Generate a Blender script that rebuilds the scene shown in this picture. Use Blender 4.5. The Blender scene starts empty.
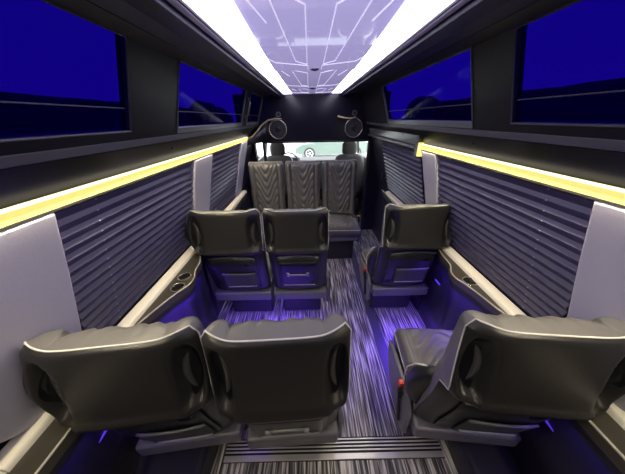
import bpy, bmesh, math, random
from mathutils import Vector, Matrix
random.seed(4)
scn = bpy.context.scene
col = scn.collection
PI = math.pi

# ------------------------------------------------------------------ materials
def mat(name, base=(.5,.5,.5), rough=.5, metal=0., spec=.5, emit=None, estr=0., coat=0., bump=0., bscale=60., coatrough=.05, sheen=0., noise=0.):
    m = bpy.data.materials.new(name); m.use_nodes = True
    nt = m.node_tree; b = nt.nodes['Principled BSDF']
    b.inputs['Base Color'].default_value = (*base, 1)
    b.inputs['Roughness'].default_value = rough
    b.inputs['Metallic'].default_value = metal
    b.inputs['Specular IOR Level'].default_value = spec
    b.inputs['Coat Weight'].default_value = coat
    b.inputs['Coat Roughness'].default_value = coatrough
    if emit:
        b.inputs['Emission Color'].default_value = (*emit, 1)
        b.inputs['Emission Strength'].default_value = estr
    if bump or noise:
        tc = nt.nodes.new('ShaderNodeTexCoord'); n = nt.nodes.new('ShaderNodeTexNoise')
        n.inputs['Scale'].default_value = bscale; n.inputs['Detail'].default_value = 3
        nt.links.new(tc.outputs['Object'], n.inputs['Vector'])
        if bump:
            bp = nt.nodes.new('ShaderNodeBump'); bp.inputs['Strength'].default_value = bump; bp.inputs['Distance'].default_value = .004
            nt.links.new(n.outputs['Fac'], bp.inputs['Height']); nt.links.new(bp.outputs['Normal'], b.inputs['Normal'])
        if noise:
            mx = nt.nodes.new('ShaderNodeMix'); mx.data_type = 'RGBA'
            mx.inputs[6].default_value = (*[c*(1-noise) for c in base], 1); mx.inputs[7].default_value = (*[min(1, c*(1+noise)) for c in base], 1)
            nt.links.new(n.outputs['Fac'], mx.inputs[0]); nt.links.new(mx.outputs[2], b.inputs['Base Color'])
    return m

M = {}
M['shell'] = mat('black_shell_leather', (.0155,.015,.0155), .36, spec=.5, bump=.12, bscale=220)
M['leather'] = mat('black_seat_leather', (.105,.102,.10), .38, spec=.5, bump=.15, bscale=180)
M['bolster'] = mat('lit_bolster_leather', (.045,.044,.044), .38)  # paler than the shell so the bolster looks lit
M['piping'] = mat('grey_piping', (.55,.54,.52), .45)
M['plastic'] = mat('black_plastic', (.018,.018,.02), .32, spec=.5)
M['recess'] = mat('dark_recess', (.004,.004,.006), .35)  # near black; also paints the shade in the shoulder openings
M['greyplastic'] = mat('grey_plastic', (.11,.107,.13), .38)
M['trimgrey'] = mat('mid_grey_trim', (.22,.22,.24), .35)
M['meshnet'] = mat('pocket_net', (.045,.045,.05), .8, bump=.9, bscale=500)
M['chrome'] = mat('satin_metal', (.75,.74,.72), .25, metal=1.)
M['red'] = mat('red_button', (.75,.03,.01), .4)
M['strap'] = mat('black_webbing', (.012,.012,.013), .6, bump=.3, bscale=400)
M['headliner'] = mat('dark_headliner', (.012,.011,.042), .45, spec=.5, bump=.05, bscale=300)
M['frame'] = mat('dark_window_surround', (.009,.009,.012), .38, spec=.4)
M['silver'] = mat('silver_frame', (.17,.18,.18), .35, metal=.3)
M['thinline'] = mat('thin_grey_line', (.06,.06,.09), .5)
M['shelf'] = mat('grey_shelf_trim', (.09,.088,.10), .45)
M['recesspanel'] = mat('black_recess_panel', (.004,.004,.005), .32, spec=.4)
M['reflectpanel'] = mat('panel_reflection_tone', (.10,.11,.10), .3)  # paler tone stands for light reflected in the black panel
M['pillar'] = mat('light_grey_pillar_leather', (.47,.46,.54), .42, spec=.5, bump=.12, bscale=160)
M['blind'] = mat('black_pleated_fabric', (.058,.052,.105), .40, spec=.5)
M['eyelet'] = mat('pale_eyelet', (.7,.7,.75), .4)
M['ledge'] = mat('cream_ledge_trim', (.80,.77,.66), .28, spec=.5)
M['console'] = mat('dark_console', (.05,.045,.035), .33, bump=.05, bscale=300)
M['lower'] = mat('dark_lower_panel', (.02,.018,.035), .36, spec=.4)
M['ivory'] = mat('pale_edge_trim', (.42,.40,.34), .4)
M['rail'] = mat('smooth_floor_rail', (.045,.042,.075), .4)
M['alu'] = mat('brushed_aluminium', (.72,.70,.66), .38, metal=.85)
M['rubber'] = mat('black_rubber', (.006,.006,.007), .6)
M['cupring'] = mat('cup_ring', (.55,.53,.47), .25, metal=.8)
M['partition'] = mat('glossy_dark_partition', (.012,.011,.022), .18, spec=.5)
M['gold'] = mat('warm_trim', (.6,.5,.28), .35)
M['led_yellow'] = mat('yellow_diffuser', (.3,.27,.08), .6, spec=.2, emit=(1,.89,.24), estr=.88, noise=.0)
M['led_white'] = mat('warm_white_led', (.9,.88,.75), .5, emit=(1,.9,.62), estr=1.2)
M['light_bar'] = mat('white_light_bar', (.8,.8,.8), .35, emit=(.84,.79,1.), estr=5.)
M['panel_line'] = mat('pale_light_line', (.8,.8,.85), .3, emit=(.80,.74,1.), estr=.72)
M['ceiltrim'] = mat('lavender_trim', (.45,.42,.6), .3)
M['blue_led'] = mat('blue_led', (.1,.05,.6), .4, emit=(.10,.02,1.), estr=14.)
M['blue_line'] = mat('blue_light_line', (.1,.05,.6), .4, emit=(.12,.05,.9), estr=.5)
M['tarmac'] = mat('tarmac', (.6,.6,.58), .9, bump=.3, bscale=30)
M['carpaint'] = mat('hazed_green_car_paint', (.16,.21,.185), .25, coat=.6)  # dark green greyed to paint in the bright haze outside
M['carwhite'] = mat('white_car_paint', (.9,.9,.88), .3, coat=.5)
M['tyre'] = mat('tyre', (.05,.05,.05), .8)
M['rim'] = mat('alloy_rim', (.7,.7,.7), .3, metal=.5)
M['carglass'] = mat('car_glass', (.05,.07,.07), .08)
M['foliage'] = mat('dark_foliage', (.10,.14,.08), .8, bump=.8, bscale=3, noise=.5)
M['bark'] = mat('bark', (.12,.08,.05), .9)
M['render_wall'] = mat('pale_render', (.75,.74,.70), .9)
M['cabplastic'] = mat('cab_plastic', (.03,.03,.035), .5)

# glossy lavender ceiling panel with emission of its own
m = mat('lavender_ceiling_panel', (.30,.27,.52), .05, spec=.9, emit=(.54,.48,.88), estr=1.0, coat=1., coatrough=.02)
m.node_tree.nodes['Principled BSDF'].inputs['Coat IOR'].default_value = 3.2
M['ceilpanel'] = m

# streaked vinyl carpet
m = bpy.data.materials.new('streaked_floor'); m.use_nodes = True; nt = m.node_tree; b = nt.nodes['Principled BSDF']
tc = nt.nodes.new('ShaderNodeTexCoord'); mp = nt.nodes.new('ShaderNodeMapping'); mp.inputs['Scale'].default_value = (95, 3.2, 1)
n = nt.nodes.new('ShaderNodeTexNoise'); n.inputs['Scale'].default_value = 1.; n.inputs['Detail'].default_value = 2.5; n.inputs['Roughness'].default_value = .6
r = nt.nodes.new('ShaderNodeValToRGB'); r.color_ramp.elements[0].position = .40; r.color_ramp.elements[0].color = (.012,.011,.014,1)
r.color_ramp.elements[1].position = .64; r.color_ramp.elements[1].color = (.62,.60,.58,1)
e = r.color_ramp.elements.new(.5); e.color = (.14,.135,.14,1)
nt.links.new(tc.outputs['Object'], mp.inputs['Vector']); nt.links.new(mp.outputs['Vector'], n.inputs['Vector'])
nt.links.new(n.outputs['Fac'], r.inputs['Fac']); nt.links.new(r.outputs['Color'], b.inputs['Base Color'])
b.inputs['Roughness'].default_value = .38
M['floor'] = m

# deep blue tinted window glass: coloured transmission plus a glossy face
def tinted(name, tint, refl):
    m = bpy.data.materials.new(name); m.use_nodes = True; nt = m.node_tree; nt.nodes.clear()
    o = nt.nodes.new('ShaderNodeOutputMaterial'); t = nt.nodes.new('ShaderNodeBsdfTransparent'); t.inputs['Color'].default_value = (*tint, 1)
    g = nt.nodes.new('ShaderNodeBsdfGlossy'); g.inputs['Roughness'].default_value = .06
    fr = nt.nodes.new('ShaderNodeFresnel'); fr.inputs['IOR'].default_value = refl
    mx = nt.nodes.new('ShaderNodeMixShader')
    ge = nt.nodes.new('ShaderNodeNewGeometry'); sb = nt.nodes.new('ShaderNodeMath'); sb.operation = 'SUBTRACT'; sb.inputs[0].default_value = 1; nt.links.new(ge.outputs['Backfacing'], sb.inputs[1])
    ml = nt.nodes.new('ShaderNodeMath'); ml.operation = 'MULTIPLY'; nt.links.new(fr.outputs[0], ml.inputs[0]); nt.links.new(sb.outputs[0], ml.inputs[1])
    m2 = nt.nodes.new('ShaderNodeMath'); m2.operation = 'MULTIPLY'; m2.inputs[1].default_value = .35; nt.links.new(ml.outputs[0], m2.inputs[0]); ml = m2
    nt.links.new(ml.outputs[0], mx.inputs[0]); nt.links.new(t.outputs[0], mx.inputs[1]); nt.links.new(g.outputs[0], mx.inputs[2]); nt.links.new(mx.outputs[0], o.inputs[0])
    return m
M['blueglass'] = tinted('blue_tinted_glass', (.030,.009,.19), 1.10)
M['clearglass'] = tinted('clear_glass', (.9,.93,.92), 1.2)

# ------------------------------------------------------------------ helpers
def tag(o, label=None, cat=None, group=None, kind=None):
    if label: o['label'] = label
    if cat: o['category'] = cat
    if group: o['group'] = group
    if kind: o['kind'] = kind
    return o
def empty(name, loc=(0,0,0), rz=0, **k):
    o = bpy.data.objects.new(name, None); col.objects.link(o); o.location = loc; o.rotation_euler = (0,0,rz); o.empty_display_size = .05
    return tag(o, **k)
def link(name, bm, m, parent=None, smooth=False, bevel=0., seg=2, angle=35):
    bmesh.ops.recalc_face_normals(bm, faces=bm.faces[:])
    me = bpy.data.meshes.new(name); bm.to_mesh(me); bm.free()
    o = bpy.data.objects.new(name, me); col.objects.link(o)
    for mm in (m if isinstance(m, (list, tuple)) else [m]): me.materials.append(mm)
    if parent: o.parent = parent
    if smooth:
        for p in me.polygons: p.use_smooth = True
    if bevel:
        b = o.modifiers.new('b', 'BEVEL'); b.width = bevel; b.segments = seg; b.limit_method = 'ANGLE'; b.angle_limit = math.radians(angle)
        if not smooth:
            for p in me.polygons: p.use_smooth = True
        w = o.modifiers.new('w', 'WEIGHTED_NORMAL'); w.keep_sharp = True
    return o
def box(bm, lo, hi, mi=0):
    v = [bm.verts.new((x,y,z)) for x in (lo[0],hi[0]) for y in (lo[1],hi[1]) for z in (lo[2],hi[2])]
    for f in ((0,1,3,2),(4,6,7,5),(0,4,5,1),(2,3,7,6),(0,2,6,4),(1,5,7,3)):
        fc = bm.faces.new([v[i] for i in f]); fc.material_index = mi
def prism(bm, pts, y0, y1):
    """cross-section (x,z) points run along y"""
    a = [bm.verts.new((x,y0,z)) for x,z in pts]; b = [bm.verts.new((x,y1,z)) for x,z in pts]
    n = len(pts)
    bm.faces.new(a); bm.faces.new(b[::-1])
    for i in range(n): bm.faces.new([a[i], a[(i+1)%n], b[(i+1)%n], b[i]])
def plate(bm, pts, z0, z1):
    a = [bm.verts.new((x,y,z0)) for x,y in pts]; b = [bm.verts.new((x,y,z1)) for x,y in pts]
    n = len(pts); bm.faces.new(a); bm.faces.new(b[::-1])
    for i in range(n): bm.faces.new([a[i], a[(i+1)%n], b[(i+1)%n], b[i]])
def slab(bm, y0, y1, p, q, th, s=1):
    """slab through (x,z) points p and q, thickened outwards (away from x=0)"""
    dx, dz = q[0]-p[0], q[1]-p[1]; L = math.hypot(dx, dz); nx, nz = dz/L, -dx/L
    if nx < 0: nx, nz = -nx, -nz
    pts = [(s*p[0],p[1]), (s*q[0],q[1]), (s*(q[0]+nx*th),q[1]+nz*th), (s*(p[0]+nx*th),p[1]+nz*th)]
    prism(bm, pts, y0, y1)
def slabpoly(bm, uv, p, q, th, s=1):
    """polygon given as (y, t) with t 0..1 from p to q, thickened outwards"""
    dx, dz = q[0]-p[0], q[1]-p[1]; L = math.hypot(dx, dz); nx, nz = dz/L, -dx/L
    if nx < 0: nx, nz = -nx, -nz
    a = [bm.verts.new((s*(p[0]+dx*t), y, p[1]+dz*t)) for y,t in uv]
    b = [bm.verts.new((s*(p[0]+dx*t+nx*th), y, p[1]+dz*t+nz*th)) for y,t in uv]
    n = len(uv); bm.faces.new(a); bm.faces.new(b[::-1])
    for i in range(n): bm.faces.new([a[i], a[(i+1)%n], b[(i+1)%n], b[i]])
def tube(bm, path, r, seg=8, closed=False):
    path = [Vector(p) for p in path]; n = len(path); rings = []
    prev = None
    for i, p in enumerate(path):
        if closed: t = path[(i+1)%n]-path[i-1]
        else: t = path[min(i+1,n-1)]-path[max(i-1,0)]
        t.normalize()
        if prev is None:
            u = t.orthogonal().normalized()
        else:
            u = (prev - t*prev.dot(t)).normalized()
        prev = u; w = t.cross(u)
        rr = r[i] if isinstance(r, (list, tuple)) else r
        rings.append([bm.verts.new(p + (u*math.cos(2*PI*k/seg)+w*math.sin(2*PI*k/seg))*rr) for k in range(seg)])
    for i in range(n if closed else n-1):
        A, B = rings[i], rings[(i+1)%n]
        for k in range(seg): bm.faces.new([A[k], A[(k+1)%seg], B[(k+1)%seg], B[k]])
    if not closed: bm.faces.new(rings[0][::-1]); bm.faces.new(rings[-1])
def disc_ring(bm, c, ax, r0, r1, h, seg=32):
    """ring with hole, axis vector ax, inner r0, outer r1, height h"""
    ax = Vector(ax).normalized(); u = ax.orthogonal().normalized(); w = ax.cross(u); c = Vector(c)
    R = []
    for rr, hh in ((r0,0),(r0,h),(r1,h),(r1,0)):
        R.append([bm.verts.new(c+ax*hh+(u*math.cos(2*PI*k/seg)+w*math.sin(2*PI*k/seg))*rr) for k in range(seg)])
    for j in range(4):
        A, B = R[j], R[(j+1)%4]
        for k in range(seg): bm.faces.new([A[k],A[(k+1)%seg],B[(k+1)%seg],B[k]])
def cyl(bm, c, ax, r, h, seg=32, r2=None):
    ax = Vector(ax).normalized(); u = ax.orthogonal().normalized(); w = ax.cross(u); c = Vector(c)
    r2 = r if r2 is None else r2
    A = [bm.verts.new(c+(u*math.cos(2*PI*k/seg)+w*math.sin(2*PI*k/seg))*r) for k in range(seg)]
    B = [bm.verts.new(c+ax*h+(u*math.cos(2*PI*k/seg)+w*math.sin(2*PI*k/seg))*r2) for k in range(seg)]
    bm.faces.new(A[::-1]); bm.faces.new(B)
    for k in range(seg): bm.faces.new([A[k],A[(k+1)%seg],B[(k+1)%seg],B[k]])
def sm(a, b, x):
    t = min(1, max(0, (x-a)/(b-a))); return t*t*(3-2*t)
def copy_tree(o, parent=None):
    c = o.copy(); col.objects.link(c)
    if parent: c.parent = parent; c.matrix_parent_inverse = o.matrix_parent_inverse
    for ch in list(o.children): copy_tree(ch, c)
    return c
# ------------------------------------------------------------------ camera
F_PX = 222.; p, yaw, roll = .4915, .003, -.021
cy, sy = math.cos(yaw), math.sin(yaw)
fw = Vector((sy,cy,0)); rt = Vector((cy,-sy,0)); up = Vector((0,0,1))
Fv = fw*math.cos(p)-up*math.sin(p); U = up*math.cos(p)+fw*math.sin(p)
R2 = rt*math.cos(roll)+U*math.sin(roll); U2 = U*math.cos(roll)-rt*math.sin(roll)
cam = bpy.data.cameras.new('camera'); co = bpy.data.objects.new('camera', cam); col.objects.link(co)
cam.sensor_fit = 'HORIZONTAL'; cam.sensor_width = 36; cam.lens = 36*F_PX/625; cam.clip_start = .02; cam.clip_end = 300
co.matrix_world = Matrix(((R2.x,U2.x,-Fv.x,-.04),(R2.y,U2.y,-Fv.y,0),(R2.z,U2.z,-Fv.z,1.65),(0,0,0,1)))
scn.camera = co

# ------------------------------------------------------------------ van shell
YB, YP, YF = -.66, 3.3, 5.0
bm = bmesh.new(); box(bm, (-1.0,YB,-.06), (1.0,YF,0))
tag(link('floor', bm, M['floor']), kind='structure')
# dark smooth rail let into the floor along the aisle
bm = bmesh.new(); box(bm, (.468,.59,.0005), (.548,YP,.004))
tag(link('floor_rail', bm, M['rail'], bevel=.002), 'dark smooth seat rail strip running along the aisle floor', 'floor rail')
# threshold nosing
t = empty('threshold_strip', (.055,.54,0), label='ribbed aluminium threshold strip across the aisle behind the nearest seats', cat='threshold strip')
bm = bmesh.new(); box(bm, (-.605,-.05,.0), (.605,.05,.005)); link('base', bm, M['rubber'], t)
for k, (a, b) in enumerate(((-.048,-.022),(-.012,-.005),(.004,.011),(.020,.027),(.036,.043))):
    bm = bmesh.new(); box(bm, (-.605,a,.0052), (.605,b,.011)); link('rib', bm, M['alu'], t, bevel=.002)
# low wheel boxes beside the rear aisle
for s, x0, x1, lab in ((-1,-.975,-.60,'glossy dark wheel box on the left of the rear aisle'),(1,.975,.70,'glossy dark wheel box on the right of the rear aisle')):
    bm = bmesh.new(); xa, xb = sorted((x0,x1)); box(bm, (xa,YB+.03,.0), (xb,.60,.17))
    tag(link('wheel_box', bm, M['lower'], bevel=.03, seg=4), lab, 'wheel box')

# cross-section points (x, z), mirrored by s
ST, SB, LG = (.77,1.474), (.77,1.437), (.94,.826)
G0, G1, W0, W1 = (.72,1.562), (.71,1.590), (.70,1.620), (.61,1.886)
C0, C1, C2 = (.56,1.905), (.47,1.930), (.385,1.922)
WIN = {-1: [(-.62,.915),(1.24,2.42),(2.62,3.22)], 1: [(-.62,.905),(1.12,2.33)]}
for s, nm in ((-1,'wall_left'),(1,'wall_right')):
    bm = bmesh.new()
    # lower wall, belt, window region behind blinds
    slab(bm, YB, YF, (.955,0), (.985,.80), .04, s)
    slab(bm, YB, YP, (.975,.80), (.80,1.437), .04, s)
    tag(link(nm, bm, M['lower']), kind='structure')
    bm = bmesh.new()
    # window surround
    slab(bm, YB, YP, G1, W0, .03, s)
    ys = [YB] + [v for w in WIN[s] for v in w] + [YP]
    for i in range(0, len(ys), 2):
        slab(bm, ys[i], ys[i+1], W0, W1, .03, s)
    slab(bm, YB, YP, W1, C0, .03, s)
    slab(bm, YB, YP, (.80,1.437), (.79,1.60), .03, s)
    tag(link('trim_1' if s < 0 else 'trim_2', bm, M['frame']), kind='structure')
    bm = bmesh.new(); slab(bm, YB, YP, G0, G1, .025, s); 
    tag(link('trim_3' if s < 0 else 'trim_4', bm, M['shelf'], bevel=.004), kind='structure')
    bm = bmesh.new(); slab(bm, YB, YP, (ST[0]+.012,ST[1]), G0, .012, s)
    tag(link('trim_5' if s < 0 else 'trim_6', bm, M['recesspanel']), kind='structure')
    # cove
    bm = bmesh.new(); slab(bm, YB, YP, C0, C1, .03, s); slab(bm, YB, YP, C1, C2, .03, s)
    tag(link('trim_7' if s < 0 else 'trim_8', bm, M['headliner'], bevel=.004), kind='structure')
    # screws
    for k, y in enumerate((1.10,) if s > 0 else (1.78,)):
        pass
bm = bmesh.new(); box(bm, (-.66,YB,1.955), (.66,YP,1.99))
tag(link('ceiling', bm, M['headliner']), kind='structure')
bm = bmesh.new(); box(bm, (-1.02,YB-.05,-.06), (1.02,YB,1.99))
tag(link('wall_back', bm, M['lower']), kind='structure')

# upper windows
wi = 0
def onwall(s, y, t, off=0.):
    x = W0[0]+(W1[0]-W0[0])*t; z = W0[1]+(W1[1]-W0[1])*t
    dx, dz = W1[0]-W0[0], W1[1]-W0[1]; L = math.hypot(dx,dz)
    return Vector((s*(x+dz/L*off), y, z-dx/L*off))
for s in (-1,1):
    for (a, b) in WIN[s]:
        wi += 1
        e = empty('window_%d' % wi, (s*.66,(a+b)/2,1.75), kind='structure')
        def wp(name, bm, m, **k):
            o = link(name, bm, m, e, **k); o.matrix_parent_inverse = Matrix.Translation(-e.location); return o
        bm = bmesh.new(); slabpoly(bm, [(a-.004,-.02),(b+.004,-.02),(b+.004,1.02),(a-.004,1.02)], (W0[0]+.014,W0[1]+.004), (W1[0]+.014,W1[1]+.004), .005, s)
        wp('pane', bm, M['blueglass'])
        bm = bmesh.new()
        tube(bm, [onwall(s,a,0,-.001),onwall(s,b,0,-.001),onwall(s,b,1,-.001),onwall(s,a,1,-.001)], .0035 if a<1 else .006, 6, closed=True)
        f = wp('window_frame', bm, M['silver'] if a > 1 else M['shelf'])
        bm = bmesh.new(); tube(bm, [onwall(s,a+.01,.26,.010),onwall(s,b-.01,.26,.010)], .0022, 5)  # thin grey line across the lower part of the pane
        wp('cross_line', bm, M['thinline'])
        if a > 1:      # paler wide frame at the bottom and the forward side
            bm = bmesh.new(); slabpoly(bm, [(a,-.09),(b+.03,-.09),(b+.03,-.01),(a,-.01)], W0, W1, -.004, s); 
            slabpoly(bm, [(b+.005,-.01),(b+.03,-.01),(b+.03,1.0),(b+.005,1.0)], W0, W1, -.004, s)
            wp('sill', bm, M['silver'])
# handle on the narrow post between the two left windows
e = empty('grab_handle', (-.67,2.51,1.72), label='small silver latch handle between the two far left windows', cat='handle')
bm = bmesh.new(); tube(bm, [onwall(-1,2.51,.25,-.005)-e.location, onwall(-1,2.51,.3,-.03)-e.location, onwall(-1,2.51,.7,-.03)-e.location, onwall(-1,2.51,.75,-.005)-e.location], .010, 8)
link('grip', bm, M['silver'], e, smooth=True)
for tt in (.22,.78):
    bm = bmesh.new(); c = onwall(-1,2.51,tt,-.004)-e.location; cyl(bm, c, (1,0,.3), .016, .008, 12)
    link('mount', bm, M['silver'], e)

# yellow light channel, with white hot upper edge
def light_channel(s, y0, y1, lab):
    e = empty('light_strip', (s*.77,(y0+y1)/2,1.455), label=lab, cat='light strip', group='yellow light strips along the van sides')
    inv = Matrix.Translation(-e.location)
    bm = bmesh.new(); prism(bm, [(s*.766,1.437),(s*.761,1.466),(s*.778,1.466),(s*.790,1.437)], y0, y1)
    o = link('diffuser', bm, M['led_yellow'], e); o.matrix_parent_inverse = inv
    bm = bmesh.new(); prism(bm, [(s*.760,1.4665),(s*.762,1.4725),(s*.778,1.4725),(s*.778,1.4665)], y0, y1)
    o = link('led_edge', bm, M['led_white'], e); o.matrix_parent_inverse = inv
    bm = bmesh.new(); prism(bm, [(s*.764,1.430),(s*.764,1.436),(s*.795,1.436),(s*.795,1.430)], y0, y1)
    o = link('channel', bm, M['rubber'], e); o.matrix_parent_inverse = inv
light_channel(-1, YB, 2.83, 'yellow glowing light strip above the blinds on the left wall')
light_channel(1, YB, 1.71, 'yellow glowing light strip above the blind on the right wall')
# end cap of the right strip
e = empty('end_cap', (.76,1.745,1.44), label='pale bracket capping the end of the right yellow light strip', cat='bracket')
bm = bmesh.new(); box(bm, (-.012,-.033,-.055), (.03,-.008,.04)); link('lit_face', bm, M['led_yellow'], e, bevel=.004)
bm = bmesh.new(); box(bm, (-.016,-.007,-.065), (.03,.03,.09)); link('body', bm, M['shelf'], e, bevel=.006)
# rail beyond it, and a panel coloured as if catching reflected light
e = empty('side_rail', (.76,2.3,1.47), label='pale grey rail above the far right blind beside the partition', cat='rail')
bm = bmesh.new(); prism(bm, [(-.02,-.04),(-.022,-.015),(.02,-.015),(.02,-.04)], -.52, .95); link('rail', bm, M['shelf'], e, bevel=.004)
bm = bmesh.new(); prism(bm, [(.0,-.014),(-.02,.085),(-.015,.09),(.008,-.014)], -.52, .95); link('reflection_panel', bm, M['reflectpanel'], e)
bm = bmesh.new(); cyl(bm, (-.016,-.25,.045), (-1,0,-.15), .004, .003, 10); link('screw', bm, M['rubber'], e)
# screws of the black panels
for s, ys in ((-1,(1.21,)),(1,(1.13,))):
    for y in ys:
        bm = bmesh.new(); cyl(bm, (0,0,0), (-s,0,-.5), .006, .004, 12)
        o = tag(link('screw', bm, M['rubber']), 'small dark screw in the black panel above the %s light strip' % ('left' if s<0 else 'right'), 'screw')
        o.location = (s*.7385, y, 1.53)

# pillars
def wallpt(t): return
for s in (-1,1):
    side = 'left' if s < 0 else 'right'
    A, B = (.762,1.432), (.932,.832)
    bm = bmesh.new()
    uv = [(YB+.02,0),(.60,0),(.585,.35),(.565,.7),(.55,.90),(.51,1.0),(.45,1.045),(.36,1.04),(.30,.97),(.22,.80),(.12,.60),(.0,.45),(-.2,.33),(YB+.02,.26)]
    slabpoly(bm, uv, A, (.916,.832), .03, s)
    pp = link('pillar_panel', bm, M['pillar'], bevel=.012, seg=4)
    tag(pp, 'wide pale leather pillar panel curving down behind the nearest %s seat' % side, 'pillar panel')
    y0, y1 = ((1.46,1.765) if s < 0 else (1.488,1.70))
    bm = bmesh.new(); slabpoly(bm, [(y0,0),(y1,0),(y1-.02,1),(y0+.02,1)], A, B, .03, s)
    tag(link('pillar_panel', bm, M['pillar'], bevel=.010, seg=4), 'narrow pale leather pillar panel between the pleated blinds on the %s wall' % side, 'pillar panel')
bm = bmesh.new(); slabpoly(bm, [(2.55,0),(2.82,0),(2.80,1),(2.56,1)], (.762,1.432), (.932,.832), .03, -1)
tag(link('pillar_panel', bm, M['pillar'], bevel=.010, seg=4), 'pale leather pillar panel at the front end of the left light strip', 'pillar panel')

# pleated blinds
def blind(s, y0, y1, lab, npl=15, amp=.0125, eye=None):
    e = empty('pleated_blind', (s*.85,(y0+y1)/2,1.13), label=lab, cat='blind')
    inv = Matrix.Translation(-e.location)
    A = Vector((.785,1.436)); B = Vector((.953,.832)); d = (B-A); L = d.length; d /= L; nrm = Vector((-abs(d.y), -abs(d.x)))  # inwards
    nrm.normalize()
    prof = []
    for k in range(npl):
        a = A + d*(L*k/npl)
        prof.append(a)
        prof.append(A + d*(L*(k+.30)/npl) + nrm*amp)
    prof.append(B)
    bm = bmesh.new()
    fr = [(s*q.x, q.y) for q in prof]; bk = [(s*(q.x-nrm.x*.004), q.y+.001) for q in prof]
    n = len(fr)
    a = [bm.verts.new((x,y0,z)) for x,z in fr]; b = [bm.verts.new((x,y1,z)) for x,z in fr]
    c = [bm.verts.new((x,y0,z)) for x,z in bk]; g = [bm.verts.new((x,y1,z)) for x,z in bk]
    for i in range(n-1):
        bm.faces.new([a[i],a[i+1],b[i+1],b[i]]); bm.faces.new([c[i],g[i],g[i+1],c[i+1]])
        bm.faces.new([a[i],c[i],c[i+1],a[i+1]]); bm.faces.new([b[i],b[i+1],g[i+1],g[i]])
    bm.faces.new([a[0],b[0],g[0],c[0]]); bm.faces.new([a[-1],c[-1],g[-1],b[-1]])
    o = link('pleats', bm, M['blind'], e); o.matrix_parent_inverse = inv
    bm = bmesh.new(); slab(bm, y0, y1, (A.x-.016,A.y), (A.x-.008,A.y-.016), .02, s)
    o = link('head_rail', bm, M['frame'], e, bevel=.003); o.matrix_parent_inverse = inv
    if eye:
        for k in range(npl):
            bm = bmesh.new(); q = A + d*(L*(k+.30)/npl) + nrm*(amp+.0005)
            bmesh.ops.create_icosphere(bm, subdivisions=1, radius=.0024, matrix=Matrix.Translation((s*q.x, eye, q.y)))
            o = link('cord_eyelet', bm, M['eyelet'], e); o.matrix_parent_inverse = inv
blind(-1, .585, 1.475, 'dark pleated blind on the left wall nearest the camera', eye=.74)
blind(-1, 1.75, 2.56, 'dark pleated blind on the left wall beside the rear facing seats')
blind(1, .585, 1.50, 'dark pleated blind on the right wall nearest the camera', eye=.74)
blind(1, 1.76, 2.77, 'dark pleated blind on the right wall near the partition')

# ledges (bright trim bars) under the blinds, with two joints
for s in (-1,1):
    e = empty('ledge_trim', (s*.92,1.2,.82), label='long cream trim bar under the blinds along the %s wall' % ('left' if s<0 else 'right'), cat='ledge trim')
    inv = Matrix.Translation(-e.location)
    prevy = YB+.02
    for yj in ((.245, .70, 2.9) if s < 0 else (.245, .70, 2.72)):
        bm = bmesh.new(); prism(bm, [(s*.945,.829),(s*.900,.822),(s*.893,.812),(s*.893,.79),(s*.945,.79)], prevy, yj-.002)
        o = link('bar', bm, M['ledge'], e, bevel=.003); o.matrix_parent_inverse = inv
        prevy = yj

# consoles with cup holders below the ledge
def console(s, ypts, cups, lab):
    """ypts: list of (y, inner x)"""
    e = empty('side_console', (s*.86,(ypts[0][0]+ypts[-1][0])/2,.8), label=lab, cat='side console')
    inv = Matrix.Translation(-e.location)
    # smooth inner outline
    pts = []
    n = len(ypts)
    for i in range(n-1):
        p0 = ypts[max(i-1,0)]; p1 = ypts[i]; p2 = ypts[i+1]; p3 = ypts[min(i+2,n-1)]
        for k in range(8):
            t = k/8
            q = [.5*((2*p1[j])+(-p0[j]+p2[j])*t+(2*p0[j]-5*p1[j]+4*p2[j]-p3[j])*t*t+(-p0[j]+3*p1[j]-3*p2[j]+p3[j])*t**3) for j in (0,1)]
            pts.append((s*q[1], q[0]))
    pts.append((s*ypts[-1][1], ypts[-1][0]))
    bm = bmesh.new()
    outer = [(s*.91, pts[-1][1]), (s*.91, pts[0][1])]
    plate(bm, pts+outer, .765, .800)
    o = link('top', bm, M['console'], e); o.matrix_parent_inverse = inv
    bm = bmesh.new(); tube(bm, [(x+s*.004,y,.803) for x,y in pts], .0042, 6)
    o = link('edge_piping', bm, M['ivory'], e, smooth=True); o.matrix_parent_inverse = inv
    # flank running down and outwards from the edge
    bm = bmesh.new()
    rows = []
    for zz, off in ((.765,.002),(.70,.03),(.6,.055),(.45,.075),(.2,.085),(.0,.088))[:5 if ypts[0][0] < 0 else 6]:
        rows.append([bm.verts.new((x+s*off if abs(x+s*off) < .955 else s*.955, y, zz)) for x,y in pts])
    for A, B in zip(rows, rows[1:]):
        for k in range(len(pts)-1): bm.faces.new([A[k],A[k+1],B[k+1],B[k]])
    o = link('flank_panel', bm, M['lower'], e, smooth=True); o.matrix_parent_inverse = inv
    md = o.modifiers.new('s','SOLIDIFY'); md.thickness = .006; md.offset = 0
    for (cx_, cy_) in cups:
        c = empty('cup_holder', (0,0,0)); c.parent = e; c.matrix_parent_inverse = inv
        bm = bmesh.new(); disc_ring(bm, (cx_,cy_,.800), (0,0,1), .033, .040, .005, 32); link('rim', bm, M['cupring'], c, smooth=False, bevel=.0015)
        bm = bmesh.new(); cyl(bm, (cx_,cy_,.8005), (0,0,1), .033, .0012, 32); link('well', bm, M['recess'], c)
        bm = bmesh.new(); disc_ring(bm, (cx_,cy_,.8005), (0,0,1), .020, .024, .0022, 32); link('base_ring', bm, M['plastic'], c)
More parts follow.
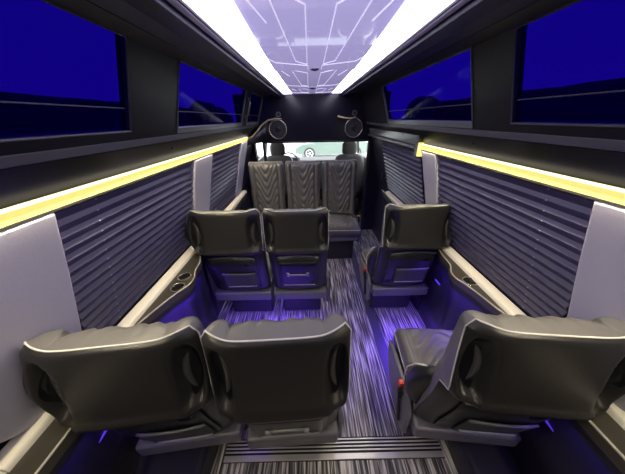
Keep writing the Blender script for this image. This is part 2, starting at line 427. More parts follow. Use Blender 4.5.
console(-1, [(.62,.888),(.74,.872),(.86,.835),(.95,.80),(1.02,.765),(1.09,.762),(1.17,.79),(1.26,.80),(1.40,.86),(1.5,.89)], [(-.822,1.005),(-.832,1.105)], 'left side console with two round cup holders beside the middle row')
console(1, [(.62,.888),(.72,.880),(.80,.862),(.90,.842),(.97,.822),(1.03,.80),(1.09,.806),(1.16,.84),(1.26,.85),(1.40,.875),(1.5,.89)], [(.868,1.00)], 'right side console with one round cup holder beside the middle row')
console(-1, [(YB+.05,.84),(-.2,.83),(0,.82),(.2,.81),(.36,.81),(.45,.83),(.53,.87),(.60,.89)], [], 'left side console curving behind the nearest left seat')
console(1, [(YB+.05,.84),(-.2,.83),(0,.82),(.2,.81),(.36,.81),(.45,.83),(.53,.87),(.60,.89)], [], 'right side console curving behind the nearest right seat')
console(-1, [(1.55,.89),(1.7,.87),(1.85,.80),(2.0,.79),(2.15,.84),(2.3,.87),(2.85,.89)], [], 'left side console between the middle and front rows')
console(1, [(1.55,.89),(1.7,.87),(1.85,.84),(2.0,.84),(2.15,.86),(2.3,.87),(2.85,.89)], [], 'right side console between the middle row and the partition')

# short blue light lines low on the side panels
for s, ya, lab in ((-1,.385,'short blue light line low on the left wall behind the nearest seat'),(1,.385,'short blue light line low on the right wall behind the nearest seat'),
                   (-1,1.215,'short blue light line low on the left wall beside the middle row'),(1,1.235,'short blue light line low on the right wall beside the middle row')):
    bm = bmesh.new(); box(bm, (-.004,-.03,-.004), (.004,.03,.004))
    o = tag(link('light_line', bm, M['blue_line'], bevel=.002), lab, 'light line', 'blue light lines on the side panels')
    o.location = (s*.872, ya+.03, .575)

# ------------------------------------------------------------------ ceiling light panels
secs = [(-.27,.72),(.72,1.71),(1.71,2.70),(2.70,3.25)]
ZC = 1.92
labs = ['lavender ceiling light panel above the camera behind the first seam','lavender ceiling light panel nearest the camera with white side bars',
        'lavender ceiling light panel in the middle of the van roof','short lavender ceiling light panel next to the front partition']
for (a, b), lab in zip(secs, labs):
    e = empty('ceiling_light', (0,(a+b)/2,ZC), label=lab, cat='ceiling light', group='ceiling light panels along the roof')
    inv = Matrix.Translation(-e.location)
    def cp(name, bm, m, **k):
        o = link(name, bm, m, e, **k); o.matrix_parent_inverse = inv; return o
    bm = bmesh.new(); dn, df = (.016,-.008) if a == .72 else (0,0)
    V = [bm.verts.new((x,y,ZC+h+(dn if y < (a+b)/2 else df))) for h in (0,.012) for x,y in ((-.245,a+.003),(.245,a+.003),(.245,b-.003),(-.245,b-.003))]
    for f in ((0,1,2,3),(7,6,5,4),(0,4,5,1),(1,5,6,2),(2,6,7,3),(3,7,4,0)): bm.faces.new([V[i] for i in f])
    cp('panel', bm, M['ceilpanel'])
    for s in (-1,1):
        bm = bmesh.new(); xa, xb = sorted((s*.247,s*.352)); box(bm, (xa,a+.003,ZC-.002), (xb,b-.003,ZC+.02)); cp('light_bar', bm, M['light_bar'])
        bm = bmesh.new(); xa, xb = sorted((s*.359,s*.382)); box(bm, (xa,a,ZC-.012), (xb,b,ZC+.01)); cp('edge_trim', bm, M['ceiltrim'], bevel=.004)
        bm = bmesh.new(); xa, xb = sorted((s*.353,s*.359)); box(bm, (xa,a,ZC-.008), (xb,b,ZC+.01)); cp('shadow_gap', bm, M['rubber'])
        L = b-a
        zz = (lambda y: ZC+(.016-.024*(y-a-.003)/(b-a-.006) if a == .72 else 0)-.0004)
        sh = [[(.145,.02),(.045,.14),(.045,.83),(.105,.76)]] if L > .8 else [[(.145,.02),(.045,.10),(.045,.45),(.12,.40)]]
        bm = bmesh.new()  # glowing lines; some stand for reflections in the glossy panel
        for poly in sh:
            tube(bm, [(s*x,a+y,zz(a+y)) for x,y in poly], .0022, 5, closed=True)
        e1 = .86 if L > .8 else .50
        tube(bm, [(s*.243,a+e1-.16,zz(a+e1-.16)),(s*.215,a+e1-.08,zz(a+e1-.08)),(s*.04,a+e1,zz(a+e1)),(s*.04,a+e1+.10 if L>.8 else b-.01,zz(a+e1+.1))], .0022, 5)
        tube(bm, [(s*.215,a+.03,zz(a+.03)),(s*.175,a+.26 if L>.8 else a+.2,zz(a+.26))], .0022, 5)
        cp('panel_line', bm, M['panel_line'])
    bm = bmesh.new(); box(bm, (-.35,b-.0028,ZC-.004), (.35,b+.0028,ZC+.01)); cp('seam', bm, M['ceiltrim'])
for y, lab in ((1.675,'small round ceiling sensor at the nearest panel seam'),(2.665,'small round ceiling sensor at the farther panel seam')):
    e = empty('ceiling_sensor', (.0,y,ZC), label=lab, cat='ceiling fixture')
    bm = bmesh.new(); cyl(bm, (0,0,-.012), (0,0,1), .024, .011, 24, r2=.032); link('body', bm, M['ceiltrim'], e, bevel=.003)
    bm = bmesh.new(); cyl(bm, (0,0,-.015), (0,0,1), .012, .003, 20); link('lens', bm, M['plastic'], e)

# ------------------------------------------------------------------ seats
NS, NT = 64, 76
Z0, Z1 = .345, 1.105
BULGE = 0      # wall side of the seat whose shoulder loop bulges outwards
def halfw(t, s=0):
    z = Z0+(Z1-Z0)*t
    w = .232 + .006*sm(.55,.80,z) - .006*math.exp(-((z-.78)/.04)**2)
    w -= .020*sm(1.065,1.105,z)**2
    if BULGE and s*BULGE > 0: w += .048*math.exp(-((z-.94)/.09)**2)
    return w
def rearY(s, z):
    hi = -.048*(1-sm(.74,1.12,z))-.004
    lo = .010 + .075*(1-sm(.30,.76,z))
    k = sm(.765,.80,z)
    k = k + (1-k)*0
    return lo*(1-k)+hi*k + .038*abs(s)**5
def back_pt(s, t, side, amp=1.):
    """side 0: rim, -1 rear face, +1 front face"""
    w = halfw(t, s)
    zt = Z1 + .008*sm(.62,.93,abs(s))
    z = Z0 + (zt-Z0)*t
    x = w*s
    y = rearY(s, z)
    es = max(0,1-abs(s)**9)**.45; et = (max(0,1-abs(2*t-1)**20))**.45
    if side < 0:
        y -= .018*es*et
        # shoulder recesses beside the centre panel, upper half
        zc = .935; dx = (abs(x)-.190)/.036; dz = (z-zc)/.125
        rr = (abs(dx)**2.6+abs(dz)**2.6)
        y += .045*math.exp(-rr**3)
        # rounded bolster seen inside the recess
        # rounded ridge above the lower panel
        y -= .010*math.exp(-((z-.812)/.016)**2)*es
    elif side > 0:
        yf = .095 + .05*(1-t)
        y += (yf-y)*es*et
        y += .024*sm(.62,.86,abs(s))*es*et
        if abs(s) < .70:
            ph = (z - .21*(1-math.cos(min(1,abs(s)/.60)*PI))/2)/.098
            g = abs(math.sin(PI*ph))**.5
            y += (.022*g*amp*(1-sm(.58,.68,abs(s))) - .010)*es*et
        ph2 = abs(abs(s)-.68)
        y -= .014*math.exp(-(ph2/.025)**2)*es*et
        y -= .008*math.exp(-((abs(s)-.36)/.02)**2)*es*et
    return Vector((x,y,z))
def sgrid(n):
    return [math.sin(PI/2*(2*i/n-1)*.999)*.55+(2*i/n-1)*.45 for i in range(n+1)]
def back_face(side):
    bm = bmesh.new(); S = [max(-1,min(1,v)) for v in sgrid(NS)]; S[0] = -1; S[-1] = 1
    T = [(v+1)/2 for v in sgrid(NT)]; T[0] = 0; T[-1] = 1
    V = [[bm.verts.new(back_pt(s,t,side)) for s in S] for t in T]
    for j in range(NT):
        for i in range(NS):
            bm.faces.new([V[j][i],V[j][i+1],V[j+1][i+1],V[j+1][i]])
    return bm
def surf(x, z, off):
    t = (z-Z0)/(Z1-Z0); s = x/halfw(t, x)
    q = back_pt(s, t, -1); return Vector((x, q.y-off, z))
def cushion_bm(w, y0, y1, z0, z1):
    bm = bmesh.new(); n = 40; G = []
    for j in range(n+1):
        row = []
        v = 2*j/n-1
        for i in range(n+1):
            u = 2*i/n-1
            us = u*abs(u)**.0; 
            ex = max(0,1-abs(u)**9)**.4; ey = max(0,1-abs(v)**9)**.4
            x = w*u; y = (y0+y1)/2+(y1-y0)/2*v
            z = z0+(z1-z0)*(.35+.65*ex*ey) + .016*sm(.6,.85,abs(u))*ex*ey
            if abs(u) < .78:
                ph = (y + .13*(1-math.cos(min(1,abs(u)/.72)*PI))/2)/.075
                z += .026*abs(math.sin(PI*ph))**.4*(1-sm(.66,.76,abs(u)))*ey
            z -= .010*math.exp(-((abs(u)-.76)/.03)**2)*ey
            row.append(bm.verts.new((x,y,z)))
        G.append(row)
    for j in range(n):
        for i in range(n): bm.faces.new([G[j][i],G[j][i+1],G[j+1][i+1],G[j+1][i]])
    # sides and underside
    rim = [G[0][i] for i in range(n+1)]+[G[j][n] for j in range(1,n+1)]+[G[n][i] for i in range(n-1,-1,-1)]+[G[j][0] for j in range(n-1,0,-1)]
    low = [bm.verts.new((q.co.x*.97, q.co.y, z0-.05)) for q in rim]
    k = len(rim)
    for i in range(k): bm.faces.new([rim[i],rim[(i+1)%k],low[(i+1)%k],low[i]])
    bm.faces.new(low)
    return bm, [q.co.copy() for q in rim]
def make_seat(variant, bulge=0):
    global BULGE
    BULGE = bulge
    e = empty('captain_seat', (0,0,0))
    link('backrest_shell', back_face(-1), M['shell'], e, smooth=True)
    link('backrest_cushion', back_face(1), M['leather'], e, smooth=True)
    path = [back_pt(-1,t,0) for t in [i/24 for i in range(13,25)]] + [back_pt(s,1,0) for s in [-1+i/20 for i in range(1,40)]] + [back_pt(1,t,0) for t in [i/24 for i in range(24,12,-1)]]
    bm = bmesh.new(); tube(bm, path, .0027, 6); link('backrest_piping', bm, M['piping'], e, smooth=True)
    # dark patches painting the shade in the shoulder openings
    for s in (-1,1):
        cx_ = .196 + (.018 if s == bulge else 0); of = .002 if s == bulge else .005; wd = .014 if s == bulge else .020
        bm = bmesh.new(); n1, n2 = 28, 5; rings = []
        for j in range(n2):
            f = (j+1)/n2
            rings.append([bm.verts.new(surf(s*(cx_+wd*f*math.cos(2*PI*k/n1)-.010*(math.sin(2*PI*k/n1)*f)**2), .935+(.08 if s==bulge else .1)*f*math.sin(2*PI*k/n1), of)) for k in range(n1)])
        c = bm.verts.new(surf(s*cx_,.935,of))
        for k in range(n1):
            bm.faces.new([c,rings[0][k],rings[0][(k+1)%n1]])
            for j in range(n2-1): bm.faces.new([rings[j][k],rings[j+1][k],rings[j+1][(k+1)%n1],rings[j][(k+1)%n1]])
        link('shoulder_shade', bm, M['recess'], e, smooth=True)
        bm = bmesh.new(); pth = []  # crescent with the bolster's highlight put into its colour
        for k in range(11):
            a_ = (k/10-.5)*2; zz = .935+.085*a_; xx = s*(cx_-.022+.022*a_*a_)
            pth.append(surf(xx, zz, -.002))
        tube(bm, pth, [.004,.008,.011,.013,.014,.014,.014,.013,.011,.008,.004], 10)
        link('side_bolster', bm, M['bolster'], e, smooth=True)
    # lower panel
    def arch(x): return .755-.9*x*x
    bm = bmesh.new(); nx = 20; rows = []
    for j in range(5):
        rows.append([bm.verts.new(surf(-.165+.33*i/nx, .385+(arch(-.165+.33*i/nx)-.385)*j/4, .004)) for i in range(nx+1)])
    for A, B in zip(rows, rows[1:]):
        for i in range(nx): bm.faces.new([A[i],A[i+1],B[i+1],B[i]])
    o = link('back_panel', bm, M['plastic'], e, smooth=True); md = o.modifiers.new('s','SOLIDIFY'); md.thickness = .006
    def patch(name, x0, x1, z0, z1, off, m, th=.006, bow=0., nx=14, nz=8):
        bm = bmesh.new(); rows = []
        for j in range(nz+1):
            zz = z0+(z1-z0)*j/nz
            rows.append([bm.verts.new(surf(x0+(x1-x0)*i/nx, zz, off+bow*math.sin(PI*i/nx)*(j/nz))) for i in range(nx+1)])
        for A, B in zip(rows, rows[1:]):
            for i in range(nx): bm.faces.new([A[i],A[i+1],B[i+1],B[i]])
        o = link(name, bm, m, e, smooth=True); md = o.modifiers.new('s','SOLIDIFY'); md.thickness = th; return o
    def rod(name, pts, r, m):
        bm = bmesh.new(); tube(bm, [surf(x, z, off) for x,z,off in pts], r, 8); return link(name, bm, m, e, smooth=True)
    if variant == 'pocket':
        patch('net_pocket', -.10, .15, .405, .575, .014, M['meshnet'], .008, .006)
        rod('pocket_rim', [(-.10+.025*k, .578, .018+.006*math.sin(PI*k/10)) for k in range(11)], .0055, M['greyplastic'])
        rod('pocket_bar', [(-.085+.0225*k, .425, .026) for k in range(11)], .0045, M['trimgrey'])
        bm = bmesh.new(); q = surf(.105,.665,.009); bmesh.ops.create_uvsphere(bm, u_segments=20, v_segments=10, radius=1, matrix=Matrix.Translation(q)@Matrix.Diagonal((.030,.006,.018,1)))
        link('finger_pull', bm, M['recess'], e, smooth=True)
        rod('panel_ridge', [(-.16+.032*k, .748-.9*(-.16+.032*k)**2, .010) for k in range(11)], .0055, M['greyplastic'])
    else:
        patch('folding_tray', -.145, .145, .41, .69, .012, M['recess'], .008)
        patch('tray_bar', -.085, .075, .548, .562, .020, M['trimgrey'], .008, nz=2)
        for x in (-.085,.075):
            patch('tray_latch', x-.011, x+.011, .545, .585, .024, M['trimgrey'], .010, nx=3, nz=3)
        rod('tray_lip', [(-.135+.027*k, .425, .020) for k in range(11)], .0055, M['trimgrey'])
        rod('panel_ridge', [(-.16+.032*k, .748-.9*(-.16+.032*k)**2, .010) for k in range(11)], .0055, M['greyplastic'])
        q = surf(.105,.475,.016)
        bm = bmesh.new(); disc_ring(bm, q, (0,-1,0), .014, .020, .004, 24); link('cup_ring', bm, M['plastic'], e)
    # seat cushion, base
    bm, rim = cushion_bm(.232, .13, .56, .36, .455)
    cu = link('seat_cushion', bm, M['leather'], e, smooth=True)
    bm = bmesh.new(); tube(bm, [q+Vector((0,0,.001)) for q in rim], .0030, 6, closed=True); link('cushion_piping', bm, M['piping'], cu, smooth=True)
    bm = bmesh.new(); plate(bm, [(-.235,.055),(.235,.055),(.235,.50),(.20,.54),(-.20,.54),(-.235,.50)], .235, .325)
    link('base_tray', bm, M['greyplastic'], e, bevel=.018, seg=4)
    bm = bmesh.new(); box(bm, (-.19,.225,-.0865), (.19,.44,.235)); link('pedestal', bm, M['plastic'], e, bevel=.02)
    return e
def add_aisle_side(e, s, belt=True):
    """grey side skirt with recliner and belt buckle on side s"""
    bm = bmesh.new()
    pr = [(.10,.16),(.14,.12),(.40,.14),(.52,.24),(.54,.34),(.44,.36),(.30,.38),(.16,.40),(.10,.33)]
    a = [bm.verts.new((s*.238,y,z)) for y,z in pr]; b = [bm.verts.new((s*.262,y,z)) for y,z in pr]; n = len(pr)
    bm.faces.new(a); bm.faces.new(b[::-1])
    for i in range(n): bm.faces.new([a[i],a[(i+1)%n],b[(i+1)%n],b[i]])
    sk = link('side_skirt', bm, M['greyplastic'], e, bevel=.008, seg=3)
    bm = bmesh.new(); tube(bm, [(s*.268,.16,.17),(s*.268,.22,.30),(s*.268,.20,.35)], .010, 8); link('recline_lever', bm, M['plastic'], sk, smooth=True)
    if not belt: return
    bm = bmesh.new()
    box(bm, (s*.280-.012,.20,.36), (s*.280+.012,.23,.44)); bk = link('belt_buckle', bm, M['plastic'], e, bevel=.006)
    bm = bmesh.new(); box(bm, (s*.280-.0125,.198,.412), (s*.280+.0125,.222,.4405)); link('release_button', bm, M['red'], bk, bevel=.003)
    tag(bk.children[0], label='red release button')
    bm = bmesh.new(); path = [(s*.27,.21,.30),(s*.28,.215,.37)]; tube(bm, path, .009, 6); link('buckle_stalk', bm, M['strap'], e)
    bm = bmesh.new()
    V = []
    for k in range(13):
        t = k/12; x = s*.245-s*.47*t; y = .27-.10*t+.02*math.sin(t*PI); z = .478+.012*math.sin(t*PI)
        V.append((bm.verts.new((x,y-.022,z)), bm.verts.new((x,y+.022,z+.002))))
    for (a,b),(c,d) in zip(V,V[1:]): bm.faces.new([a,b,d,c])
    o = link('lap_belt', bm, M['strap'], e); md = o.modifiers.new('s','SOLIDIFY'); md.thickness = .003
def add_hip(e, s):
    """rounded leather hip bolster on side s beside the cushion"""
    bm = bmesh.new()
    tube(bm, [(s*.20,.09,.74),(s*.215,.12,.67),(s*.222,.15,.61),(s*.225,.17,.53),(s*.222,.17,.45),(s*.20,.15,.38)], [.02,.036,.050,.058,.052,.03], 16)
    link('hip_bolster', bm, M['shell'], e, smooth=True)
    bm = bmesh.new(); tube(bm, [(s*.24,.13,.715),(s*.262,.175,.655),(s*.279,.205,.58),(s*.281,.20,.50),(s*.27,.17,.42)], .0035, 6)
    link('hip_piping', bm, M['piping'], e, smooth=True)

sl = make_seat('pocket', -1); st = make_seat('tray'); sr = make_seat('pocket', 1); sp = make_seat('pocket')
seat_specs = [
  # proto, x, y, rz, side, label
  (sl, -.640, .418, .10, 0, 'black leather captain seat seen from behind, nearest the camera on the left by the wall'),
  (st, -.150, .418, .04, 1, 'black leather captain seat seen from behind, nearest the camera left of the aisle'),
  (sr,  .675, .418, -.10, -1, 'black leather captain seat nearest the camera right of the aisle, red belt buckle showing'),
  (sl, -.652, 1.420, 0, 0, 'black leather captain seat with net pocket, middle row by the left wall'),
  (st, -.152, 1.420, 0, 1, 'black leather captain seat with folding tray, middle row left of the aisle'),
  (sr,  .732, 1.430, 0, -1, 'black leather captain seat with net pocket, middle row on the right of the aisle'),
  (sp, -.618, 3.02, PI, 0, 'quilted leather seat facing the camera by the left wall, first of three before the partition'),
  (st, -.140, 3.02, PI, 0, 'quilted leather seat facing the camera, middle of three before the partition'),
  (sp,  .340, 3.02, PI, -2, 'quilted leather seat facing the camera beside the aisle, with its cushion in view'),
]
used = set()
for pr, x, y, rz, side, lab in seat_specs:
    o = copy_tree(pr)
    KS = .95
    o.location = (-.04+(x+.04)*KS, y*KS, 1.65*(1-KS)); o.rotation_euler = (0,0,rz)
    if pr is st: o.scale.x = .94 if y < 1 else .98
    elif y < 1: o.scale.x = 1.03; o.scale.z = .988
    elif y < 2: o.scale.x = 1.05
    if 1 < y < 2 and x < 0: o.scale.z = .99
    if y > 2.5: o.scale.x = .955
    o.scale *= KS
    if y > 2.5: o.scale.z = .995
    tag(o, lab, 'seat', 'leather captain seats in three rows')
    if side: add_aisle_side(o, max(-1,side), side < 0)
    if side == -1: add_hip(o, -1)
def deltree(o):
    for c in list(o.children): deltree(c)
    bpy.data.objects.remove(o)
for q in (sl, st, sr, sp): deltree(q)

# ------------------------------------------------------------------ partition to the cab
bm = bmesh.new(); box(bm, (-.80,YP,1.375), (.80,YP+.06,1.93)); box(bm, (-1.0,YP,0), (-.80,YP+.06,1.93)); box(bm, (.80,YP,0), (1.0,YP+.06,1.93))
tag(link('wall_front', bm, M['partition'], bevel=.006), kind='structure')
bm = bmesh.new()
prism(bm, [(-.66,1.355),(-.66,1.378),(.80,1.378),(.80,1.355)], YP-.02, YP+.05)
box(bm, (-.69,YP-.02,.0), (-.655,YP+.05,1.378))
box(bm, (.765,YP-.02,.0), (.80,YP+.05,1.378))
tag(link('door_1', bm, M['plastic'], bevel=.006), kind='structure')
for x, side in ((-.46,'left'),(.55,'right')):
    e = empty('speaker', (x,YP-.005,1.525), label='round black speaker in the %s of the partition header' % side, cat='speaker')
    bm = bmesh.new(); disc_ring(bm, (0,0,0), (0,-1,0), .105, .122, .02, 40); link('ring', bm, M['cupring'], e, bevel=.004)
    bm = bmesh.new(); cyl(bm, (0,0,0), (0,-1,0), .105, .010, 40); link('grille', bm, M['meshnet'], e)
    bm = bmesh.new(); cyl(bm, (0,-.010,0), (0,-1,0), .035, .012, 24, r2=.02); link('cone', bm, M['plastic'], e)
    t = empty('tweeter', (x-.0 if x > 0 else x+.02,YP-.003,1.70), label='small round tweeter above the %s speaker' % side, cat='tweeter')
    bm = bmesh.new(); disc_ring(bm, (0,0,0), (0,-1,0), .022, .032, .01, 24); link('ring', bm, M['silver'], t)
    bm = bmesh.new(); cyl(bm, (0,0,0), (0,-1,0), .022, .006, 24); link('dome', bm, M['plastic'], t)
# pods around the speakers with pale curved edge
for s, lab, pts in ((-1,'warm pale curved trim sweeping from the left strip over the left speaker',[(-.765,2.84,1.455),(-.75,2.98,1.46),(-.72,3.12,1.50),(-.66,3.22,1.58),(-.58,3.265,1.635),(-.48,3.27,1.655),(-.40,3.275,1.65)]),
                     (1,'warm pale trim edge above the right speaker',[(.33,3.275,1.665),(.42,3.27,1.645),(.50,3.265,1.64),(.57,3.265,1.655)])):
    bm = bmesh.new(); tube(bm, pts, [.010]*(len(pts)-2)+[.008,.004], 8)
    tag(link('curved_trim', bm, M['gold'], smooth=True), lab, 'trim')
bm = bmesh.new()   # left quarter panel under the curved trim
a = [(-.79,2.83,1.43),(-.75,2.98,1.44),(-.72,3.12,1.48),(-.66,3.22,1.56),(-.58,3.28,1.62)]
V = [(bm.verts.new(q), bm.verts.new((q[0]-.01,q[1],1.375)) ) for q in a]
for (q0,q1),(q2,q3) in zip(V,V[1:]): bm.faces.new([q0,q1,q3,q2])
o = tag(link('trim_12', bm, M['plastic'], smooth=True), kind='structure')
md = o.modifiers.new('s','SOLIDIFY'); md.thickness = .008
# right: dark sliding-door side between blind and partition, handle
e = empty('door_handle_plate', (.93,3.0,.95), label='small light switch plate on the dark side wall by the partition', cat='switch plate')
bm = bmesh.new(); box(bm, (-.01,-.03,-.05), (.01,.03,.05)); link('plate', bm, M['plastic'], e, bevel=.005)
bm = bmesh.new(); box(bm, (-.014,-.012,-.018), (-.009,.012,.018)); link('button', bm, M['shelf'], e, bevel=.002)

# ------------------------------------------------------------------ cab
bm = bmesh.new()
box(bm, (-1.0,YP+.06,1.62), (1.0,4.75,1.68))
tag(link('trim_9', bm, M['cabplastic']), kind='structure')
for s in (-1,1):
    bm = bmesh.new()
    # door with window opening, B and A pillars
    slab(bm, YP+.06, YF, (.98,.8), (.955,1.0), .04, s)
    slabpoly(bm, [(YP+.06,0),(3.55,0),(3.50,1),(YP+.06,1)], (.955,1.0), (.82,1.62), .04, s)
    slabpoly(bm, [(4.93,0),(5.02,0),(4.78,1),(4.66,1)], (.955,1.0), (.82,1.62), .04, s)
    tag(link('trim_10' if s<0 else 'trim_11', bm, M['cabplastic']), kind='structure')
e = empty('windshield', (0,4.9,1.3), kind='structure'); e.name = 'window_9'
bm = bmesh.new(); a = [(-.92,5.0,.98),(.92,5.0,.98),(.80,4.72,1.63),(-.80,4.72,1.63)]
V = [bm.verts.new((q[0],q[1]-4.9,q[2]-1.3)) for q in a]; W = [bm.verts.new((q[0],q[1]-4.9+.006,q[2]-1.3)) for q in a]
bm.faces.new(V); bm.faces.new(W[::-1])
for i in range(4): bm.faces.new([V[i],V[(i+1)%4],W[(i+1)%4],W[i]])
link('pane', bm, M['clearglass'], e)
# dashboard
e = empty('dashboard', (0,4.75,.0), label='low black dashboard under the windshield', cat='dashboard')
bm = bmesh.new(); box(bm, (-.95,-.28,.35), (.95,.27,.93)); link('body', bm, M['cabplastic'], e, bevel=.06, seg=4)
bm = bmesh.new(); box(bm, (-.65,-.30,.88), (-.25,-.02,.99)); link('instrument_hood', bm, M['cabplastic'], e, bevel=.04, seg=4)
bm = bmesh.new(); box(bm, (-.06,-.295,.60), (.24,-.27,.86)); link('centre_screen', bm, M['carglass'], e, bevel=.01)
bm = bmesh.new()
box(bm, (-1.0,4.9,0), (1.0,5.0,.92)); tag(link('wall_firewall', bm, M['cabplastic']), kind='structure'); 
e = empty('steering_wheel', (-.45,4.36,.92), label='black steering wheel in front of the left cab seat', cat='steering wheel')
bm = bmesh.new(); tube(bm, [(.18*math.cos(a), .18*math.sin(a)*math.sin(.45), .18*math.sin(a)*math.cos(.45)) for a in [2*PI*k/36 for k in range(36)]], .014, 8, closed=True); link('rim', bm, M['plastic'], e, smooth=True)
bm = bmesh.new(); tube(bm, [(-.17,0,0),(.17,0,0)], .016, 8); tube(bm, [(0,0,0),(0,-.07,-.16)], .016, 8); cyl(bm, (0,-.02,0), (0,1,-.3), .05, .04, 20); link('hub', bm, M['plastic'], e, smooth=False)
e = empty('rear_view_mirror', (.05,4.62,1.36), label='dark rear view mirror hanging at the top of the windshield', cat='mirror')
bm = bmesh.new(); box(bm, (-.13,-.012,-.035), (.13,.012,.035)); link('glass_housing', bm, M['plastic'], e, bevel=.012, seg=3)
bm = bmesh.new(); tube(bm, [(0,.01,.02),(0,.10,.20)], .012, 8); link('stalk', bm, M['plastic'], e)
def front_seat(x, lab, zh=1.14):
    e = empty('front_seat', (x,3.82,0), label=lab, cat='front seat', group='cab seats beyond the partition')
    def pad(name, c, h, m, par=e, pw=5):
        bm = bmesh.new(); bmesh.ops.create_cube(bm, size=2)
        bmesh.ops.subdivide_edges(bm, edges=bm.edges[:], cuts=10, use_grid_fill=True)
        for v in bm.verts:
            q = v.co; L = (abs(q.x)**pw+abs(q.y)**pw+abs(q.z)**pw)**(1/pw); v.co = Vector((c[0]+q.x/L*h[0], c[1]+q.y/L*h[1], c[2]+q.z/L*h[2]))
        return link(name, bm, m, par, smooth=True)
    pad('backrest', (0,0,.80), (.25,.075,.33), M['leather'])
    pad('seat_cushion', (0,.30,.45), (.25,.27,.09), M['leather'])
    h = pad('headrest', (0,.02,zh+.075), (.122,.055,.100), M['leather'], pw=4)
    bm = bmesh.new(); 
    for xx in (-.06,.06): tube(bm, [(xx,.02,zh-.10),(xx,.02,zh+.02)], .006, 8)
    link('headrest_posts', bm, M['chrome'], e, smooth=True)
    bm = bmesh.new(); box(bm, (-.22,.02,0), (.22,.55,.37)); link('base', bm, M['cabplastic'], e, bevel=.02)
front_seat(-.565, 'black driver side cab seat with headrest seen through the left of the partition opening')
front_seat(.60, 'black passenger cab seat with headrest seen through the right of the partition opening')
# vertical belt guides on cab pillars
for x, lab in ((-.84,'pale vertical seat belt hanging at the left cab pillar'),(.86,'pale vertical seat belt hanging at the right cab pillar')):
    bm = bmesh.new(); box(bm, (x-.02,3.50,.45), (x+.02,3.506,1.5)); tag(link('cab_seat_belt', bm, M['shelf']), lab, 'seat belt')

# ------------------------------------------------------------------ outside
GZ = -.62
bm = bmesh.new(); bmesh.ops.create_grid(bm, x_segments=2, y_segments=2, size=90, matrix=Matrix.Translation((0,30,GZ)))
tag(link('ground', bm, M['tarmac']), kind='structure')
def car(x, y, rz, paint, lab, z=GZ, sc=1.):
    e = empty('parked_car', (x,y,z), rz, label=lab, cat='car'); e.scale = (sc,)*3
    # side profile in (x,z), extruded in y
    body = [(-2.3,.35),(-2.35,.62),(-2.28,.85),(-1.95,.97),(-1.2,1.02),(1.0,.98),(1.9,.86),(2.28,.66),(2.32,.36),(1.85,.24),(-1.85,.24)]
    bm = bmesh.new(); prism(bm, body, -.88, .88); link('body', bm, paint, e, bevel=.06, seg=3)
    cab = [(-1.9,.96),(-1.35,1.36),(-.6,1.46),(.2,1.42),(1.05,.98)]
    bm = bmesh.new(); prism(bm, cab, -.74, .74); link('roof', bm, paint, e, bevel=.05, seg=3)
    bm = bmesh.new(); prism(bm, [(-1.5,1.0),(-1.2,1.32),(-.42,1.39),(-.42,1.0)], -.75, .75); prism(bm, [(-.36,1.0),(-.36,1.39),(.15,1.36),(.8,1.0)], -.75, .75); link('side_windows', bm, M['carglass'], e)
    for wx in (-1.45,1.42):
        for wy in (-.80,.80):
            bm = bmesh.new(); cyl(bm, (wx,wy-.11,.34), (0,1,0), .34, .22, 28); w = link('wheel', bm, M['tyre'], e, bevel=.02)
            bm = bmesh.new()
            sy_ = -1 if wy < 0 else 1
            disc_ring(bm, (wx,wy+sy_*.105,.34), (0,sy_,0), .19, .235, .015, 28)
            for k in range(5):
                a = 2*PI*k/5; tube(bm, [(wx,wy+sy_*.11,.34),(wx+.2*math.cos(a),wy+sy_*.115,.34+.2*math.sin(a))], .022, 5)
            link('rim', bm, M['rim'], w)
    return e
car(1.35, 15.5, PI, M['carpaint'], 'dark green car parked side on, seen through the windshield')
car(-2.0, 9.2, -.5, M['carwhite'], 'white car parked at the left, seen through the windshield')
bm = bmesh.new(); box(bm, (-5,24,GZ), (5,28,GZ+4.5))
o = tag(link('building', bm, M['render_wall'], bevel=.05), 'pale building across the road beyond the parked cars', 'building')
# trees seen through the tinted windows
def tree(x, y, h, r, lab):
    e = empty('tree', (x,y,GZ), label=lab, cat='tree', group='trees outside the side windows')
    bm = bmesh.new(); cyl(bm, (0,0,0), (0,0,1), .22, h*.6, 12, r2=.14); link('trunk', bm, M['bark'], e)
    rn = random.Random(int(x*10+y*7)); bm = bmesh.new()
    for k in range(9):
        a = rn.uniform(0,2*PI); rr = rn.uniform(0,.55)*r
        bmesh.ops.create_icosphere(bm, subdivisions=3, radius=r*rn.uniform(.45,.7), matrix=Matrix.Translation((rr*math.cos(a), rr*math.sin(a)*1.1, h*.62+rn.uniform(-.18,.28)*h*.6)))
    for v in bm.verts: v.co += Vector((math.sin(v.co.y*5+v.co.z*3), math.sin(v.co.z*6), math.sin(v.co.x*5+1)))*.09
    link('crown', bm, M['foliage'], e, smooth=True)
for a in ((-7.5,20.,3.5,1.6,'tree beyond the far end of the left windows'),
          (8.5,19.,3.5,1.6,'tree beyond the far end of the right windows')):
    tree(*a)
for s, side in ((-1,'left'),(1,'right')):  # hedge added and shaped to darken the lower windows
    bm = bmesh.new(); bmesh.ops.create_cube(bm, size=2)
    bmesh.ops.subdivide_edges(bm, edges=bm.edges[:], cuts=22, use_grid_fill=True)
    rn = random.Random(3)
    for v in bm.verts:
        q = v.co; v.co = Vector((q.x*.8+rn.uniform(-.08,.08), q.y*16+rn.uniform(-.2,.2), (q.z+1)*1.62+(rn.uniform(-.07,.07) if q.z > -.9 else 0)))
    o = tag(link('hedge', bm, M['foliage'], smooth=True), 'long added hedge darkening the lower part of the %s windows' % side, 'hedge')
    o.location = (s*11.5, 11., GZ)

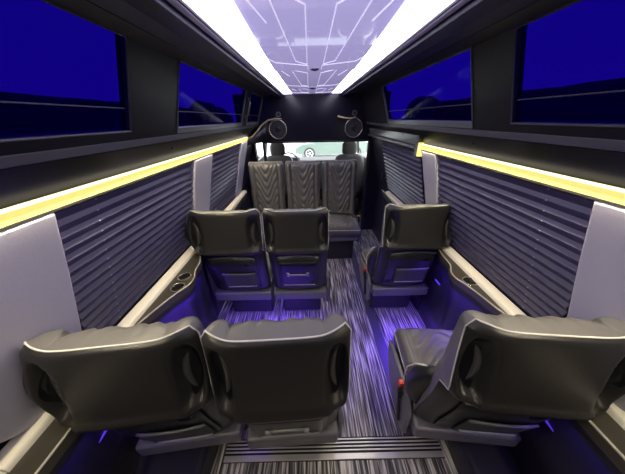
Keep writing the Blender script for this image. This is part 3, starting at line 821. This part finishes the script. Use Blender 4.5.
# ------------------------------------------------------------------ lights
w = bpy.data.worlds.new('world'); scn.world = w; w.use_nodes = True; nt = w.node_tree
bg = nt.nodes['Background']; sky = nt.nodes.new('ShaderNodeTexSky'); sky.sky_type = 'HOSEK_WILKIE'; sky.turbidity = 6; sky.sun_direction = Vector((-.3,-.5,.8)).normalized()
bw = nt.nodes.new('ShaderNodeMix'); bw.data_type = 'RGBA'; bw.inputs[0].default_value = .55; bw.inputs[7].default_value = (1,1,1,1)
nt.links.new(sky.outputs[0], bw.inputs[6]); nt.links.new(bw.outputs[2], bg.inputs[0]); bg.inputs[1].default_value = 9.

def area(name, loc, rot, sx, sy_, power, color):
    l = bpy.data.lights.new(name, 'AREA'); l.shape = 'RECTANGLE'; l.size = sx; l.size_y = sy_; l.energy = power; l.color = color
    o = bpy.data.objects.new(name, l); col.objects.link(o); o.location = loc; o.rotation_euler = rot; return o
# warm lamps sitting in the light channels, aimed inwards and down
for s, y0, y1 in ((-1,YB,2.83),(1,YB,1.71)):
    l = area('strip_lamp', (s*.752,(y0+y1)/2,1.460), (0,0,0), .004, y1-y0, 4.6*(y1-y0), (1.,.86,.58))
    l.data.spread = math.radians(150)
    l.rotation_euler = (0, s*math.radians(24), 0)
# blue strips under the seat bases, glowing fittings only
BL = (.13,.03,1.)
for i, (x, y, lab) in enumerate(((-.55,.86,'blue light strip under the nearest left seats'),(-.55,1.86,'blue light strip under the middle left seats'),(.72,1.86,'blue light strip under the middle right seat'),(.72,.86,'blue light strip under the nearest right seat'))):
    bm = bmesh.new(); box(bm, (-.2,-.006,-.004), (.2,.006,.004)); o = tag(link('led_strip', bm, M['blue_led']), lab, 'light strip', 'blue light strips under the seats'); o.location = (x,y,.227)
for s in (-1,1):  # added lamps without fittings, washing the lower sides blue
    for y in (.25,1.15,2.1):
        a = area('blue_fill_lamp', (s*.78,y,.70), (0,0,0), .05, .7, .6 if y < .5 else 1.8, BL)
        a.rotation_euler = (0, -s*.25, 0)
area('blue_fill_lamp', (-.38,1.15,.20), (0,0,0), .7, .3, 13.0, BL)  # added lamps hung over the floor to turn it blue
area('blue_fill_lamp', (.72,1.15,.20), (0,0,0), .35, .35, 4.5, BL)

vs = scn.view_settings; vs.view_transform = 'Standard'; vs.look = 'None'; vs.gamma = 1; vs.use_curve_mapping = False; vs.exposure = 0
